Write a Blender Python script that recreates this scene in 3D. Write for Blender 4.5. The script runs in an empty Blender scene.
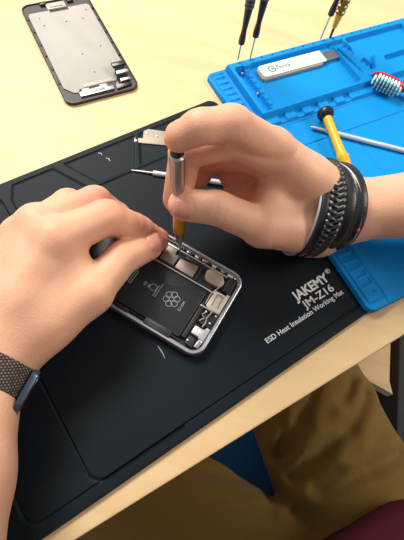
import bpy, bmesh, math, random
import numpy as np
import openvdb
from mathutils import Matrix, Vector
random.seed(4); rng = np.random.default_rng(4)
PI = math.pi
scn = bpy.context.scene
COL = scn.collection
TZ = 0.75                                   # height of the desk top in metres; everything below is written in mm above it

# ------------------------------------------------------------------ camera
PITCH, ROLL, FPX, CH = 1.11489588, 0.259504813, 424.4839, 276.927
cF = np.array([0, math.cos(PITCH), -math.sin(PITCH)])
_R0 = np.array([1., 0, 0]); _U0 = np.cross(_R0, cF)
cR = math.cos(ROLL)*_R0 + math.sin(ROLL)*_U0
cU = -math.sin(ROLL)*_R0 + math.cos(ROLL)*_U0
def P(px, py, z):
    """survey helper: the point of the place at height z (mm over the desk) seen at a photo pixel"""
    D = cF + (px-202)/FPX*cR - (py-270)/FPX*cU
    return np.array([0, 0, CH]) + D*((z-CH)/D[2])
cam = bpy.data.cameras.new('camera'); co = bpy.data.objects.new('camera', cam); COL.objects.link(co)
cam.sensor_fit = 'VERTICAL'; cam.sensor_height = 24; cam.lens = FPX*24/540; cam.clip_start = 0.01
M = Matrix.Identity(4)
for i in range(3):
    M[i][0], M[i][1], M[i][2] = cR[i], cU[i], -cF[i]
M[2][3] = TZ+CH/1000
co.matrix_world = M
scn.camera = co

# ------------------------------------------------------------------ materials
MATS = {}
def mat(name, col, rough=.5, metal=0, noise=None, bump=None, spec=.5, trans=0, sss=0, coat=0, sheen=0):
    """noise=(scale, amount) colour mottling, bump=(scale, strength)"""
    m = bpy.data.materials.new(name); m.use_nodes = True; nt = m.node_tree; N = nt.nodes; L = nt.links
    b = N['Principled BSDF']; c = tuple(col)+(1,)
    b.inputs['Base Color'].default_value = c; b.inputs['Roughness'].default_value = rough
    b.inputs['Metallic'].default_value = metal; b.inputs['Specular IOR Level'].default_value = spec
    b.inputs['Transmission Weight'].default_value = trans
    b.inputs['Coat Weight'].default_value = coat; b.inputs['Sheen Weight'].default_value = sheen
    if sss:
        b.inputs['Subsurface Weight'].default_value = sss
        b.inputs['Subsurface Radius'].default_value = (1, .35, .2); b.inputs['Subsurface Scale'].default_value = .004
    tc = N.new('ShaderNodeTexCoord')
    if noise:
        n = N.new('ShaderNodeTexNoise'); n.inputs['Scale'].default_value = noise[0]; n.inputs['Detail'].default_value = 4
        L.new(tc.outputs['Object'], n.inputs['Vector'])
        mx = N.new('ShaderNodeMix'); mx.data_type = 'RGBA'
        mx.inputs['A'].default_value = tuple(x*(1-noise[1]) for x in col)+(1,)
        mx.inputs['B'].default_value = tuple(min(1, x*(1+noise[1])) for x in col)+(1,)
        L.new(n.outputs['Fac'], mx.inputs['Factor']); L.new(mx.outputs['Result'], b.inputs['Base Color'])
    if bump:
        n = N.new('ShaderNodeTexNoise'); n.inputs['Scale'].default_value = bump[0]; n.inputs['Detail'].default_value = 3
        L.new(tc.outputs['Object'], n.inputs['Vector'])
        bp = N.new('ShaderNodeBump'); bp.inputs['Strength'].default_value = bump[1]; bp.inputs['Distance'].default_value = .001
        L.new(n.outputs['Fac'], bp.inputs['Height']); L.new(bp.outputs['Normal'], b.inputs['Normal'])
    MATS[name] = m
    return m

def wood(name, c1, c2, ang):
    m = mat(name, c1, .5, spec=.3); nt = m.node_tree; N = nt.nodes; L = nt.links; b = N['Principled BSDF']
    tc = N.new('ShaderNodeTexCoord'); mp = N.new('ShaderNodeMapping')
    mp.inputs['Rotation'].default_value = (0, 0, ang); mp.inputs['Scale'].default_value = (3, 34, 3)
    n = N.new('ShaderNodeTexNoise'); n.inputs['Scale'].default_value = 1.6; n.inputs['Detail'].default_value = 6; n.inputs['Distortion'].default_value = .8
    mx = N.new('ShaderNodeMix'); mx.data_type = 'RGBA'
    mx.inputs['A'].default_value = tuple(c1)+(1,); mx.inputs['B'].default_value = tuple(c2)+(1,)
    rp = N.new('ShaderNodeValToRGB'); rp.color_ramp.elements[0].position = .35; rp.color_ramp.elements[1].position = .75
    L.new(tc.outputs['Object'], mp.inputs['Vector']); L.new(mp.outputs['Vector'], n.inputs['Vector'])
    L.new(n.outputs['Fac'], rp.inputs['Fac']); L.new(rp.outputs['Color'], mx.inputs['Factor'])
    L.new(mx.outputs['Result'], b.inputs['Base Color'])
    return m

wood('desk_wood', (.79, .58, .325), (.73, .505, .26), math.radians(-43))
wood('cabinet_wood', (.72, .50, .26), (.64, .42, .2), 0)
mat('black_rubber', (.0062, .0118, .0172), .55, bump=(900, .05), noise=(14, .12), spec=.13)
mat('blue_rubber', (.0, .26, .69), .6, noise=(20, .06), spec=.2)
mat('white_print', (.82, .84, .86), .6)
mat('grey_print', (.30, .36, .38), .6)
mat('silver', (.62, .62, .64), .36, .6)
mat('bright_silver', (.78, .79, .81), .33, .45)
mat('dull_steel', (.45, .45, .46), .38, 1)
mat('shield_metal', (.36, .31, .26), .5, .6, noise=(300, .2))
mat('nickel', (.33, .29, .23), .55, .4)
mat('phone_dark', (.012, .014, .017), .45)
mat('battery_black', (.018, .024, .026), .4, spec=.35)
mat('board', (.012, .02, .03), .5, noise=(500, .5))
mat('copper', (.55, .3, .12), .4, 1)
mat('lcd_plate', (.40, .375, .355), .6, 0, noise=(60, .08))
mat('glass_black', (.03, .027, .03), .4, spec=.3)
mat('purple_grey', (.05, .044, .05), .5, spec=.3)
mat('cream_flex', (.45, .41, .34), .5)
mat('black_plastic', (.012, .012, .014), .33)
mat('grey_ring', (.09, .09, .10), .4)
mat('yellow_plastic', (.82, .44, .012), .4); mat('amber_plastic', (.60, .27, .01), .35); mat('motor_metal', (.66, .61, .48), .45, .3)
mat('gold_metal', (.30, .17, .04), .35, .6)
mat('frame_metal', (.66, .67, .69), .3, .8)
mat('white_card', (.85, .87, .87), .5)
mat('beige_plastic', (.36, .33, .29), .4)
mat('green_ink', (.02, .30, .10), .6)
mat('dark_ink', (.10, .18, .14), .6)
mat('red_plastic', (.62, .012, .03), .3, coat=.3)
mat('leather', (.010, .010, .012), .36, bump=(700, .2), spec=.6)
mat('silver_cord', (.42, .43, .46), .5, .4)
mat('red_bead', (.7, .03, .03), .3)
mat('watch_metal', (.07, .09, .13), .28, .7)
mat('watch_glass', (.01, .01, .012), .1)
mat('trousers_cloth', (.19, .122, .032), .9, bump=(900, .4), noise=(9, .1), sheen=.1, spec=.15)
mat('shirt_cloth', (.058, .008, .015), .92, bump=(500, .4), spec=.1)
mat('seat_blue', (.02, .25, .95), .65, bump=(600, .3))
mat('case_black', (.012, .012, .014), .5)
mat('shoe', (.02, .02, .02), .5)
mat('floor_tile', (.55, .50, .42), .35)
mat('sliver', (.55, .52, .40), .3, trans=.3)

# bristles: pale blue fading to white along the tuft is two separate materials
mat('bristle_white', (.85, .95, .95), .5); mat('bristle_blue', (.38, .78, .86), .5)

def woven():
    m = mat('woven_band', (.1, .07, .06), .85); nt = m.node_tree; N = nt.nodes; L = nt.links; b = N['Principled BSDF']
    uv = N.new('ShaderNodeUVMap'); mp = N.new('ShaderNodeMapping'); mp.inputs['Scale'].default_value = (1, 1, 1)
    br = N.new('ShaderNodeTexBrick'); br.inputs['Scale'].default_value = 1
    br.inputs['Color1'].default_value = (.28, .21, .165, 1); br.inputs['Color2'].default_value = (.15, .11, .09, 1)
    br.inputs['Mortar'].default_value = (.018, .012, .013, 1); br.inputs['Mortar Size'].default_value = .42
    br.inputs['Brick Width'].default_value = 1.6; br.inputs['Row Height'].default_value = 1.9; br.inputs['Mortar Smooth'].default_value = .5
    L.new(uv.outputs['UV'], mp.inputs['Vector']); L.new(mp.outputs['Vector'], br.inputs['Vector'])
    L.new(br.outputs['Color'], b.inputs['Base Color'])
    bp = N.new('ShaderNodeBump'); bp.inputs['Strength'].default_value = .6; bp.inputs['Distance'].default_value = .0006; bp.invert = True
    L.new(br.outputs['Fac'], bp.inputs['Height']); L.new(bp.outputs['Normal'], b.inputs['Normal'])
woven()
def skin():
    m = mat('skin', (.70, .40, .27), .48, sss=.25, spec=.35); nt = m.node_tree; N = nt.nodes; L = nt.links; b = N['Principled BSDF']
    at = N.new('ShaderNodeAttribute'); at.attribute_name = 'kind_mask'
    sp = N.new('ShaderNodeSeparateColor'); L.new(at.outputs['Color'], sp.inputs['Color'])
    tc = N.new('ShaderNodeTexCoord'); n = N.new('ShaderNodeTexNoise'); n.inputs['Scale'].default_value = 45; n.inputs['Detail'].default_value = 5
    L.new(tc.outputs['Object'], n.inputs['Vector'])
    m0 = N.new('ShaderNodeMix'); m0.data_type = 'RGBA'
    m0.inputs['A'].default_value = (.80, .475, .32, 1); m0.inputs['B'].default_value = (.71, .38, .25, 1)
    L.new(n.outputs['Fac'], m0.inputs['Factor'])
    m1 = N.new('ShaderNodeMix'); m1.data_type = 'RGBA'; m1.inputs['B'].default_value = (.70, .25, .17, 1)
    L.new(sp.outputs['Green'], m1.inputs['Factor']); L.new(m0.outputs['Result'], m1.inputs['A'])
    m2 = N.new('ShaderNodeMix'); m2.data_type = 'RGBA'; m2.inputs['B'].default_value = (.66, .31, .25, 1)
    L.new(sp.outputs['Red'], m2.inputs['Factor']); L.new(m1.outputs['Result'], m2.inputs['A'])
    L.new(m2.outputs['Result'], b.inputs['Base Color'])
    rg = N.new('ShaderNodeMapRange'); rg.inputs['To Min'].default_value = .5; rg.inputs['To Max'].default_value = .27
    L.new(sp.outputs['Red'], rg.inputs['Value']); L.new(rg.outputs['Result'], b.inputs['Roughness'])
    n2 = N.new('ShaderNodeTexVoronoi'); n2.inputs['Scale'].default_value = 900
    L.new(tc.outputs['Object'], n2.inputs['Vector'])
    bp = N.new('ShaderNodeBump'); bp.inputs['Strength'].default_value = .12; bp.inputs['Distance'].default_value = .001
    L.new(n2.outputs['Distance'], bp.inputs['Height']); L.new(bp.outputs['Normal'], b.inputs['Normal'])
skin()
def floor_mat():
    m = MATS['floor_tile']; nt = m.node_tree; N = nt.nodes; L = nt.links; b = N['Principled BSDF']
    tc = N.new('ShaderNodeTexCoord'); br = N.new('ShaderNodeTexBrick'); br.offset = 0
    br.inputs['Color1'].default_value = (.55, .50, .41, 1); br.inputs['Color2'].default_value = (.50, .45, .37, 1)
    br.inputs['Mortar'].default_value = (.06, .05, .04, 1); br.inputs['Scale'].default_value = 1
    br.inputs['Brick Width'].default_value = .33; br.inputs['Row Height'].default_value = .33; br.inputs['Mortar Size'].default_value = .006
    mp = N.new('ShaderNodeMapping'); mp.inputs['Rotation'].default_value = (0, 0, math.radians(20)); mp.inputs['Location'].default_value = (.06, .07, 0)
    L.new(tc.outputs['Object'], mp.inputs['Vector']); L.new(mp.outputs['Vector'], br.inputs['Vector']); L.new(br.outputs['Color'], b.inputs['Base Color'])
floor_mat()

# ------------------------------------------------------------------ mesh builder (mm)
def frame(x, y, deg, z=0):
    return Matrix.Translation((x, y, z)) @ Matrix.Rotation(math.radians(deg), 4, 'Z')
def axis_frame(o, d, up=(0, 0, 1)):
    d = Vector(d).normalized(); up = Vector(up)
    if abs(d.dot(up)) > .98: up = Vector((1, 0, 0))
    x = up.cross(d).normalized(); y = d.cross(x)
    m = Matrix.Identity(4)
    for i in range(3): m[i][0], m[i][1], m[i][2], m[i][3] = x[i], y[i], d[i], o[i]
    return m
def rrect(x0, x1, y0, y1, r, n=6):
    out = []
    for cx, cy, a in ((x1-r, y1-r, 0), (x0+r, y1-r, 90), (x0+r, y0+r, 180), (x1-r, y0+r, 270)):
        for k in range(n+1):
            t = math.radians(a+90*k/n); out.append((cx+r*math.cos(t), cy+r*math.sin(t)))
    return out
class MB:
    def __init__(s, M=None): s.bm = bmesh.new(); s.M = M or Matrix.Identity(4)
    def v(s, p): return s.bm.verts.new(s.M @ Vector(p))
    def prism(s, pts, z0, z1, bev=0):
        """polygon extruded, top edge bevelled by bev"""
        n = len(pts); c = np.array(pts, float)
        def ins(d):
            e = np.roll(c, -1, 0)-c; f = c-np.roll(c, 1, 0)
            e /= np.linalg.norm(e, axis=1)[:, None]+1e-9; f /= np.linalg.norm(f, axis=1)[:, None]+1e-9
            area = np.sum(c[:, 0]*np.roll(c[:, 1], -1)-c[:, 1]*np.roll(c[:, 0], -1)); sg = 1 if area > 0 else -1
            ne = np.c_[-e[:, 1], e[:, 0]]*sg; nf = np.c_[-f[:, 1], f[:, 0]]*sg
            m = ne+nf; return c+m/(1+np.sum(ne*nf, axis=1))[:, None].clip(.2)*d
        rings = [(c, z0), (c, z1-bev)]
        if bev: rings += [(ins(bev*.3), z1-bev*.3), (ins(bev), z1)]
        vs = [[s.v((x, y, z)) for x, y in q] for q, z in rings]
        for a, b in zip(vs, vs[1:]):
            for i in range(n): s.bm.faces.new((a[i], a[(i+1) % n], b[(i+1) % n], b[i]))
        s.bm.faces.new(vs[0][::-1]); s.bm.faces.new(vs[-1]); return s
    def box(s, x0, x1, y0, y1, z0, z1, bev=0): return s.prism([(x0, y0), (x1, y0), (x1, y1), (x0, y1)], z0, z1, bev)
    def ring(s, outer, inner, z0, z1, bev=.5):
        n = len(outer); o = np.array(outer); i_ = np.array(inner); m = (o-i_)
        m /= np.linalg.norm(m, axis=1)[:, None]
        prof = [(o-m*bev*.6, z0), (o, z0+bev), (o, z1-bev), (o-m*bev*.4, z1-bev*.3), (o-m*bev, z1), (i_+m*bev*.3, z1), (i_, z1-bev*.3), (i_, z0)]
        vs = [[s.v((x, y, z)) for x, y in q] for q, z in prof]
        for a, b in zip(vs, vs[1:]+vs[:1]):
            for k in range(n): s.bm.faces.new((a[k], a[(k+1) % n], b[(k+1) % n], b[k]))
        return s
    def lathe(s, prof, n=24, M=None):
        """profile [(r, z)] round local z of M"""
        M = M or Matrix.Identity(4); rows = []
        for r, z in prof:
            rows.append([s.v(M @ Vector((max(r, .001)*math.cos(2*PI*k/n), max(r, .001)*math.sin(2*PI*k/n), z))) for k in range(n)])
        for a, b in zip(rows, rows[1:]):
            for k in range(n): s.bm.faces.new((a[k], a[(k+1) % n], b[(k+1) % n], b[k]))
        s.bm.faces.new(rows[0][::-1]); s.bm.faces.new(rows[-1]); return s
    def tube(s, pts, rad, n=10, closed=False, flat=1.0, up=(0, 0, 1)):
        pts = [Vector(p) for p in pts]; N = len(pts); rows = []
        for i, p in enumerate(pts):
            if closed: d = pts[(i+1) % N]-pts[i-1]
            else: d = pts[min(i+1, N-1)]-pts[max(i-1, 0)]
            r = rad[i] if hasattr(rad, '__len__') else rad
            u_ = up[i] if hasattr(up[0], '__len__') else up
            m = axis_frame(p, d, u_)
            rows.append([s.v(m @ Vector((r*math.cos(2*PI*k/n), flat*r*math.sin(2*PI*k/n), 0))) for k in range(n)])
        pairs = list(zip(rows, rows[1:]))+([(rows[-1], rows[0])] if closed else [])
        for a, b in pairs:
            for k in range(n): s.bm.faces.new((a[k], a[(k+1) % n], b[(k+1) % n], b[k]))
        if not closed: s.bm.faces.new(rows[0][::-1]); s.bm.faces.new(rows[-1])
        return s
    def ball(s, c, r, sc=(1, 1, 1), n=12):
        prof = [(r*math.sin(PI*k/n), -r*math.cos(PI*k/n)) for k in range(n+1)]
        return s.lathe(prof, 16, Matrix.Translation(c) @ Matrix.Diagonal((*sc, 1)))
    def build(s, name, material, parent=None, smooth=True):
        bmesh.ops.recalc_face_normals(s.bm, faces=s.bm.faces)
        base = parent['_b'] if parent else None
        if base is None:
            co_ = np.array([v.co for v in s.bm.verts]); base = [float((co_[:, 0].min()+co_[:, 0].max())/2), float((co_[:, 1].min()+co_[:, 1].max())/2), float(co_[:, 2].min())]
        for v in s.bm.verts: v.co = (v.co-Vector(base))*.001
        me = bpy.data.meshes.new(name); s.bm.to_mesh(me); s.bm.free()
        return link(name, me, material, parent, base, smooth)
BASE = {}
def link(name, me, material, parent, base, smooth=True):
    me.materials.append(MATS[material])
    if smooth:
        me.polygons.foreach_set('use_smooth', [True]*len(me.polygons))
        try: me.set_sharp_from_angle(angle=math.radians(38))
        except Exception: pass
    o = bpy.data.objects.new(name, me); COL.objects.link(o)
    if parent: o.parent = parent.o if isinstance(parent, Th) else parent
    else: o.location = (base[0]/1000, base[1]/1000, TZ+base[2]/1000)
    BASE[o.name] = list(base)
    return o
class Th:
    """a thing: an Empty at its base, or wraps a part so that sub-parts can be parented to it"""
    def __init__(s, o, base): s.o = o; s.base = base
    def __getitem__(s, k): return s.base
def sub(o): return Th(o, BASE[o.name])
def tag(o, label, cat, group=None):
    o['label'] = label; o['category'] = cat
    if group: o['group'] = group
    return o
def thing(name, label, cat, base, group=None):
    o = bpy.data.objects.new(name, None); COL.objects.link(o); o.empty_display_size = .02
    o.location = (base[0]/1000, base[1]/1000, TZ+base[2]/1000); tag(o, label, cat, group)
    return Th(o, [float(b) for b in base])
def struct(o): o['kind'] = 'structure'; return o
def raw_mesh(name, V, Fq, material, parent, smooth=True, base=None):
    V = np.asarray(V, float)
    if parent: base = parent['_b']
    elif base is None: base = [float((V[:, 0].min()+V[:, 0].max())/2), float((V[:, 1].min()+V[:, 1].max())/2), float(V[:, 2].min())]
    me = bpy.data.meshes.new(name)
    me.vertices.add(len(V)); me.vertices.foreach_set('co', ((V-np.array(base))*.001).astype(np.float32).ravel())
    Fq = np.asarray(Fq, np.int32); k = Fq.shape[1]
    me.loops.add(Fq.size); me.loops.foreach_set('vertex_index', Fq.ravel())
    me.polygons.add(len(Fq)); me.polygons.foreach_set('loop_start', np.arange(0, Fq.size, k, dtype=np.int32))
    me.update(calc_edges=True); me.validate()
    return link(name, me, material, parent, base, smooth)
def text(name, s, size, M, material, parent, h=.12, bold=0, align='LEFT', sx=1.0, extra=None):
    cu = bpy.data.curves.new(name, 'FONT'); cu.body = s; cu.size = size; cu.extrude = h/2; cu.offset = bold; cu.align_x = align
    to = bpy.data.objects.new(name+'_tmp', cu); COL.objects.link(to)
    bpy.context.view_layer.update()
    me = bpy.data.meshes.new_from_object(to.evaluated_get(bpy.context.evaluated_depsgraph_get()))
    bpy.data.objects.remove(to); bm = bmesh.new(); bm.from_mesh(me)
    mb = MB(); mb.bm.free(); mb.bm = bm
    for v in bm.verts: v.co = M @ Vector((v.co.x*sx, v.co.y, v.co.z+h/2))
    if extra: extra(mb)
    return mb.build(name, material, parent, smooth=False)

# ------------------------------------------------------------------ sdf toolkit
class Field:
    def __init__(s, lo, hi, h):
        s.h = h; s.lo = np.array(lo, float); n = np.ceil((np.array(hi)-s.lo)/h).astype(int)+1; s.n = n
        s.ax = [s.lo[i]+h*np.arange(n[i]) for i in range(3)]
    def empty(s): return np.full(tuple(s.n), 40., np.float32)
    def sl(s, lo, hi):
        a = np.clip(np.floor((np.array(lo)-s.lo)/s.h).astype(int), 0, s.n); b = np.clip(np.ceil((np.array(hi)-s.lo)/s.h).astype(int)+1, 0, s.n)
        return tuple(slice(a[i], b[i]) for i in range(3))
    def pts(s, q): return np.meshgrid(*[s.ax[i][q[i]].astype(np.float32) for i in range(3)], indexing='ij')
def cone_d(X, Y, Z, a, b, ra, rb):
    ab = b-a; L2 = float(ab@ab)+1e-9
    px, py, pz = X-a[0], Y-a[1], Z-a[2]
    t = np.clip((px*ab[0]+py*ab[1]+pz*ab[2])/L2, 0, 1)
    return np.sqrt((px-t*ab[0])**2+(py-t*ab[1])**2+(pz-t*ab[2])**2)-(ra+(rb-ra)*t)
def smin(a, b, k):
    h = np.clip(.5+.5*(b-a)/k, 0, 1); return b*(1-h)+a*h-k*h*(1-h)
def add_cone(Fd, D, a, b, ra, rb, k):
    a = np.asarray(a, float); b = np.asarray(b, float); m = max(ra, rb)+k*1.3+4
    q = Fd.sl(np.minimum(a, b)-m, np.maximum(a, b)+m); X, Y, Z = Fd.pts(q)
    if X.size: D[q] = smin(D[q], cone_d(X, Y, Z, a, b, ra, rb), k)
def add_ell(Fd, D, c, R, axes, k):
    """ellipsoid: centre, radii, 3x3 rows = axes"""
    c = np.asarray(c, float); m = max(R)+k+4; q = Fd.sl(c-m, c+m); X, Y, Z = Fd.pts(q)
    px, py, pz = X-c[0], Y-c[1], Z-c[2]; A = np.asarray(axes, float)
    u = [(px*A[i][0]+py*A[i][1]+pz*A[i][2])/R[i] for i in range(3)]
    k0 = np.sqrt(u[0]**2+u[1]**2+u[2]**2); k1 = np.sqrt((u[0]/R[0])**2+(u[1]/R[1])**2+(u[2]/R[2])**2)+1e-6
    D[q] = smin(D[q], k0*(k0-1)/k1, k)
def surface(Fd, D):
    g = openvdb.FloatGrid(40.0); g.copyFromArray(D.astype(np.float32), tolerance=0)
    p, q = g.convertToQuads(isovalue=0.0)
    return p*Fd.h+Fd.lo, q[:, ::-1]
def unit(v): v = np.asarray(v, float); return v/np.linalg.norm(v)

# ================================================================== SETTING
MB(frame(0, 0, 0)).box(-2500, 2500, -2200, 2500, -800, -750).build('floor', 'floor_tile', smooth=False)
struct(bpy.data.objects['floor'])

# desk: near edge runs through (-29,-41.6) and (152,127)
DK = frame(61.5, 42.7, 43.0)             # x along the near edge, y inward
desk = thing('desk', 'light wooden desk with a straight front edge, everything lies on it', 'desk', (DK @ Vector((0, 350, -750))))
MB(DK).prism(rrect(-800, 750, 0, 750, 6), -26, 0, 1.2).build('tabletop', 'desk_wood', desk)
mb = MB(DK)
for x in (-760, 690):
    for y in (90, 690): MB(DK).box(x, x+45, y, y+45, -750, -26, 2).build('leg', 'cabinet_wood', desk)
MB(DK).box(-700, 690, 640, 658, -330, -27).build('back_panel', 'cabinet_wood', desk)

# things under the desk on the right
cb = thing('cabinet', 'low light wooden cabinet under the desk beside the right trouser leg', 'cabinet', (260, 350, -750))
MB().box(232, 290, 200, 500, -750, -318, 1).build('body', 'cabinet_wood', cb)
MB().prism([(228, 192), (303, 172), (297.5, 190), (294.5, 505), (228, 505)], -317.5, -300, 1).build('top_board', 'cabinet_wood', cb)
MB().box(238, 284, 196, 199.5, -560, -330, 1).build('drawer_front', 'cabinet_wood', cb)
pc = thing('computer_case', 'black case standing under the desk at the right picture edge', 'computer case', (422, 340, -750))
MB().prism(rrect(325, 520, 120, 560, 8), -745, -330, 3).build('body', 'case_black', pc)
MB().box(345, 500, 150, 250, -329.9, -327, 1).build('top_grille', 'grey_ring', pc)
for x, y in ((345, 150), (500, 150), (345, 530), (500, 530)): MB(frame(x, y, 0, -750)).lathe([(10, 0), (10, 5)]).build('foot', 'black_plastic', pc)

# chair
CH_ = frame(165, -20, 137)               # local x = facing under the desk? (x forward)
chair = thing('chair', 'chair with a bright blue seat showing between the thighs of the seated person', 'chair', (165, -20, -750))
MB(CH_).prism(rrect(-200, 150, -175, 175, 50, 8), -345, -296, 16).build('seat', 'seat_blue', chair)
for x in (-170, 115):
    for y in (-140, 140):
        MB(CH_).tube([(x*1.12, y*1.12, -750), (x, y, -346)], 12).build('leg', 'dull_steel', chair)
for y in (-150, 150):
    MB(CH_).tube([(-205, y, -346), (-245, y, -320), (-268, y, -200), (-285, y, 60)], 10).build('back_post', 'dull_steel', chair)
MB(CH_ @ Matrix.Translation((-297, 0, 0)) @ Matrix.Rotation(PI/2, 4, 'Y')).prism(rrect(-150, 140, -200, 200, 50, 8), -24, 14, 10).build('backrest', 'seat_blue', chair)

# ================================================================== BLACK MAT   local x: right along the near edge, y: up/left across
def sd_rr(x, y, x0, x1, y0, y1, r):
    cx, cy = (x0+x1)/2, (y0+y1)/2; hx, hy = (x1-x0)/2-r, (y1-y0)/2-r
    dx, dy = np.abs(x-cx)-hx, np.abs(y-cy)-hy
    return np.hypot(np.maximum(dx, 0), np.maximum(dy, 0))+np.minimum(np.maximum(dx, dy), 0)-r
def sd_poly(x, y, pts):
    d = np.full(x.shape, 1e9); inside = np.zeros(x.shape, bool); n = len(pts)
    for i in range(n):
        ax, ay = pts[i]; bx, by = pts[(i+1) % n]; ex, ey = bx-ax, by-ay
        t = np.clip(((x-ax)*ex+(y-ay)*ey)/(ex*ex+ey*ey), 0, 1); d = np.minimum(d, np.hypot(x-ax-t*ex, y-ay-t*ey))
        c = ((ay > y) != (by > y)) & (x < (bx-ax)*(y-ay)/((by-ay) or 1e-9)+ax); inside ^= c
    return np.where(inside, -d, d)
def sd_line(x, y, pts):
    d = np.full(x.shape, 1e9)
    for (ax, ay), (bx, by) in zip(pts, pts[1:]):
        ex, ey = bx-ax, by-ay; t = np.clip(((x-ax)*ex+(y-ay)*ey)/(ex*ex+ey*ey), 0, 1); d = np.minimum(d, np.hypot(x-ax-t*ex, y-ay-t*ey))
    return d
def sstep(a, b, x): t = np.clip((x-a)/(b-a), 0, 1); return t*t*(3-2*t)
def sheet(name, x0, x1, y0, y1, r, h, hfun, M, material, parent, zoff=None, zb=0.0):
    xs = np.arange(x0-h, x1+1.5*h, h); ys = np.arange(y0-h, y1+1.5*h, h)
    X, Y = np.meshgrid(xs, ys, indexing='ij'); s = sd_rr(X, Y, x0, x1, y0, y1, r)
    e = .01; gx = (sd_rr(X+e, Y, x0, x1, y0, y1, r)-s)/e; gy = (sd_rr(X, Y+e, x0, x1, y0, y1, r)-s)/e
    out = s > -.35*h
    Z = hfun(X, Y); Z = Z-.5*sstep(-1.2, 0, s)
    X2 = np.where(out, X-gx*s, X); Y2 = np.where(out, Y-gy*s, Y); Z = np.where(out, zb, Z)
    Wm = np.array(M); Wx = Wm[0, 0]*X2+Wm[0, 1]*Y2+Wm[0, 3]; Wy = Wm[1, 0]*X2+Wm[1, 1]*Y2+Wm[1, 3]
    if zoff is not None: Z = Z+zoff(Wx, Wy)
    idx = np.arange(X.size).reshape(X.shape)
    q = np.stack([idx[:-1, :-1], idx[1:, :-1], idx[1:, 1:], idx[:-1, 1:]], -1).reshape(-1, 4)
    keep = ~np.all(out.ravel()[q], axis=1); q = q[keep]
    u, inv = np.unique(q, return_inverse=True)
    V = np.c_[Wx.ravel(), Wy.ravel(), Z.ravel()+Wm[2, 3]][u]
    return raw_mesh(name, V, inv.reshape(q.shape), material, parent)

KM = frame(121.7, 133.9, 46.9)
cells = [[(-167, 220.5), (-135, 220.5), (-120, 192), (-173, 192), (-173, 208)],
         [(-126, 220.5), (-63.5, 220.5), (-80, 192), (-111, 192)],
         [(-59, 220.5), (8, 220.5), (8, 192), (-74, 192)],
         [(-250, 220.5), (-182, 220.5), (-179, 208), (-179, 192), (-250, 192)]]
def black_h(X, Y):
    z = np.full(X.shape, 3.0)
    g = sd_line(X, Y, [(14, 7), (-238, 7)]); 
    inner = np.abs(sd_rr(X, Y, -248.5, 14, 7.3, 189, 9)); z -= .9*(1-sstep(.4, 1.1, inner))
    inner2 = np.abs(sd_rr(X, Y, -210.5, 60, 7.3, 230, 9)); z -= .9*(1-sstep(.35, 1.0, inner2))*(Y < 188)*(X < -150)
    for c in cells:
        d = sd_poly(X, Y, c); z -= 1.0*(1-sstep(-.6, .5, d))
    return z
bmat = thing('work_mat', 'large black heat insulation mat with white lettering, lying under the open phone', 'mat', (KM @ Vector((-120, 113, 0))))
sheet('mat_sheet', -262, 20, 0, 226, 8, .85, black_h, KM, 'black_rubber', bmat, zb=.05)
def T(x, y, z=3.02, M=KM): return M @ Matrix.Translation((x, y, z))
text('brand_lettering', 'JAKEMY', 9.6, T(-37.2, 34.3), 'white_print', bmat, bold=.33, sx=.95)
def ringR(mb): mb.M = Matrix.Identity(4)
text('registered_mark', '\u00ae', 5.0, T(-4.0, 38.8), 'white_print', bmat, bold=.08)
text('model_lettering', 'JM-Z16', 8.0, T(-35.2, 26.3), 'white_print', bmat, bold=.11, sx=1.17)
text('description_lettering', 'ESD Heat Insulation Working Mat', 5.2, T(-75.0, 20.6), 'white_print', bmat, bold=.05, sx=1.0)

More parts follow.
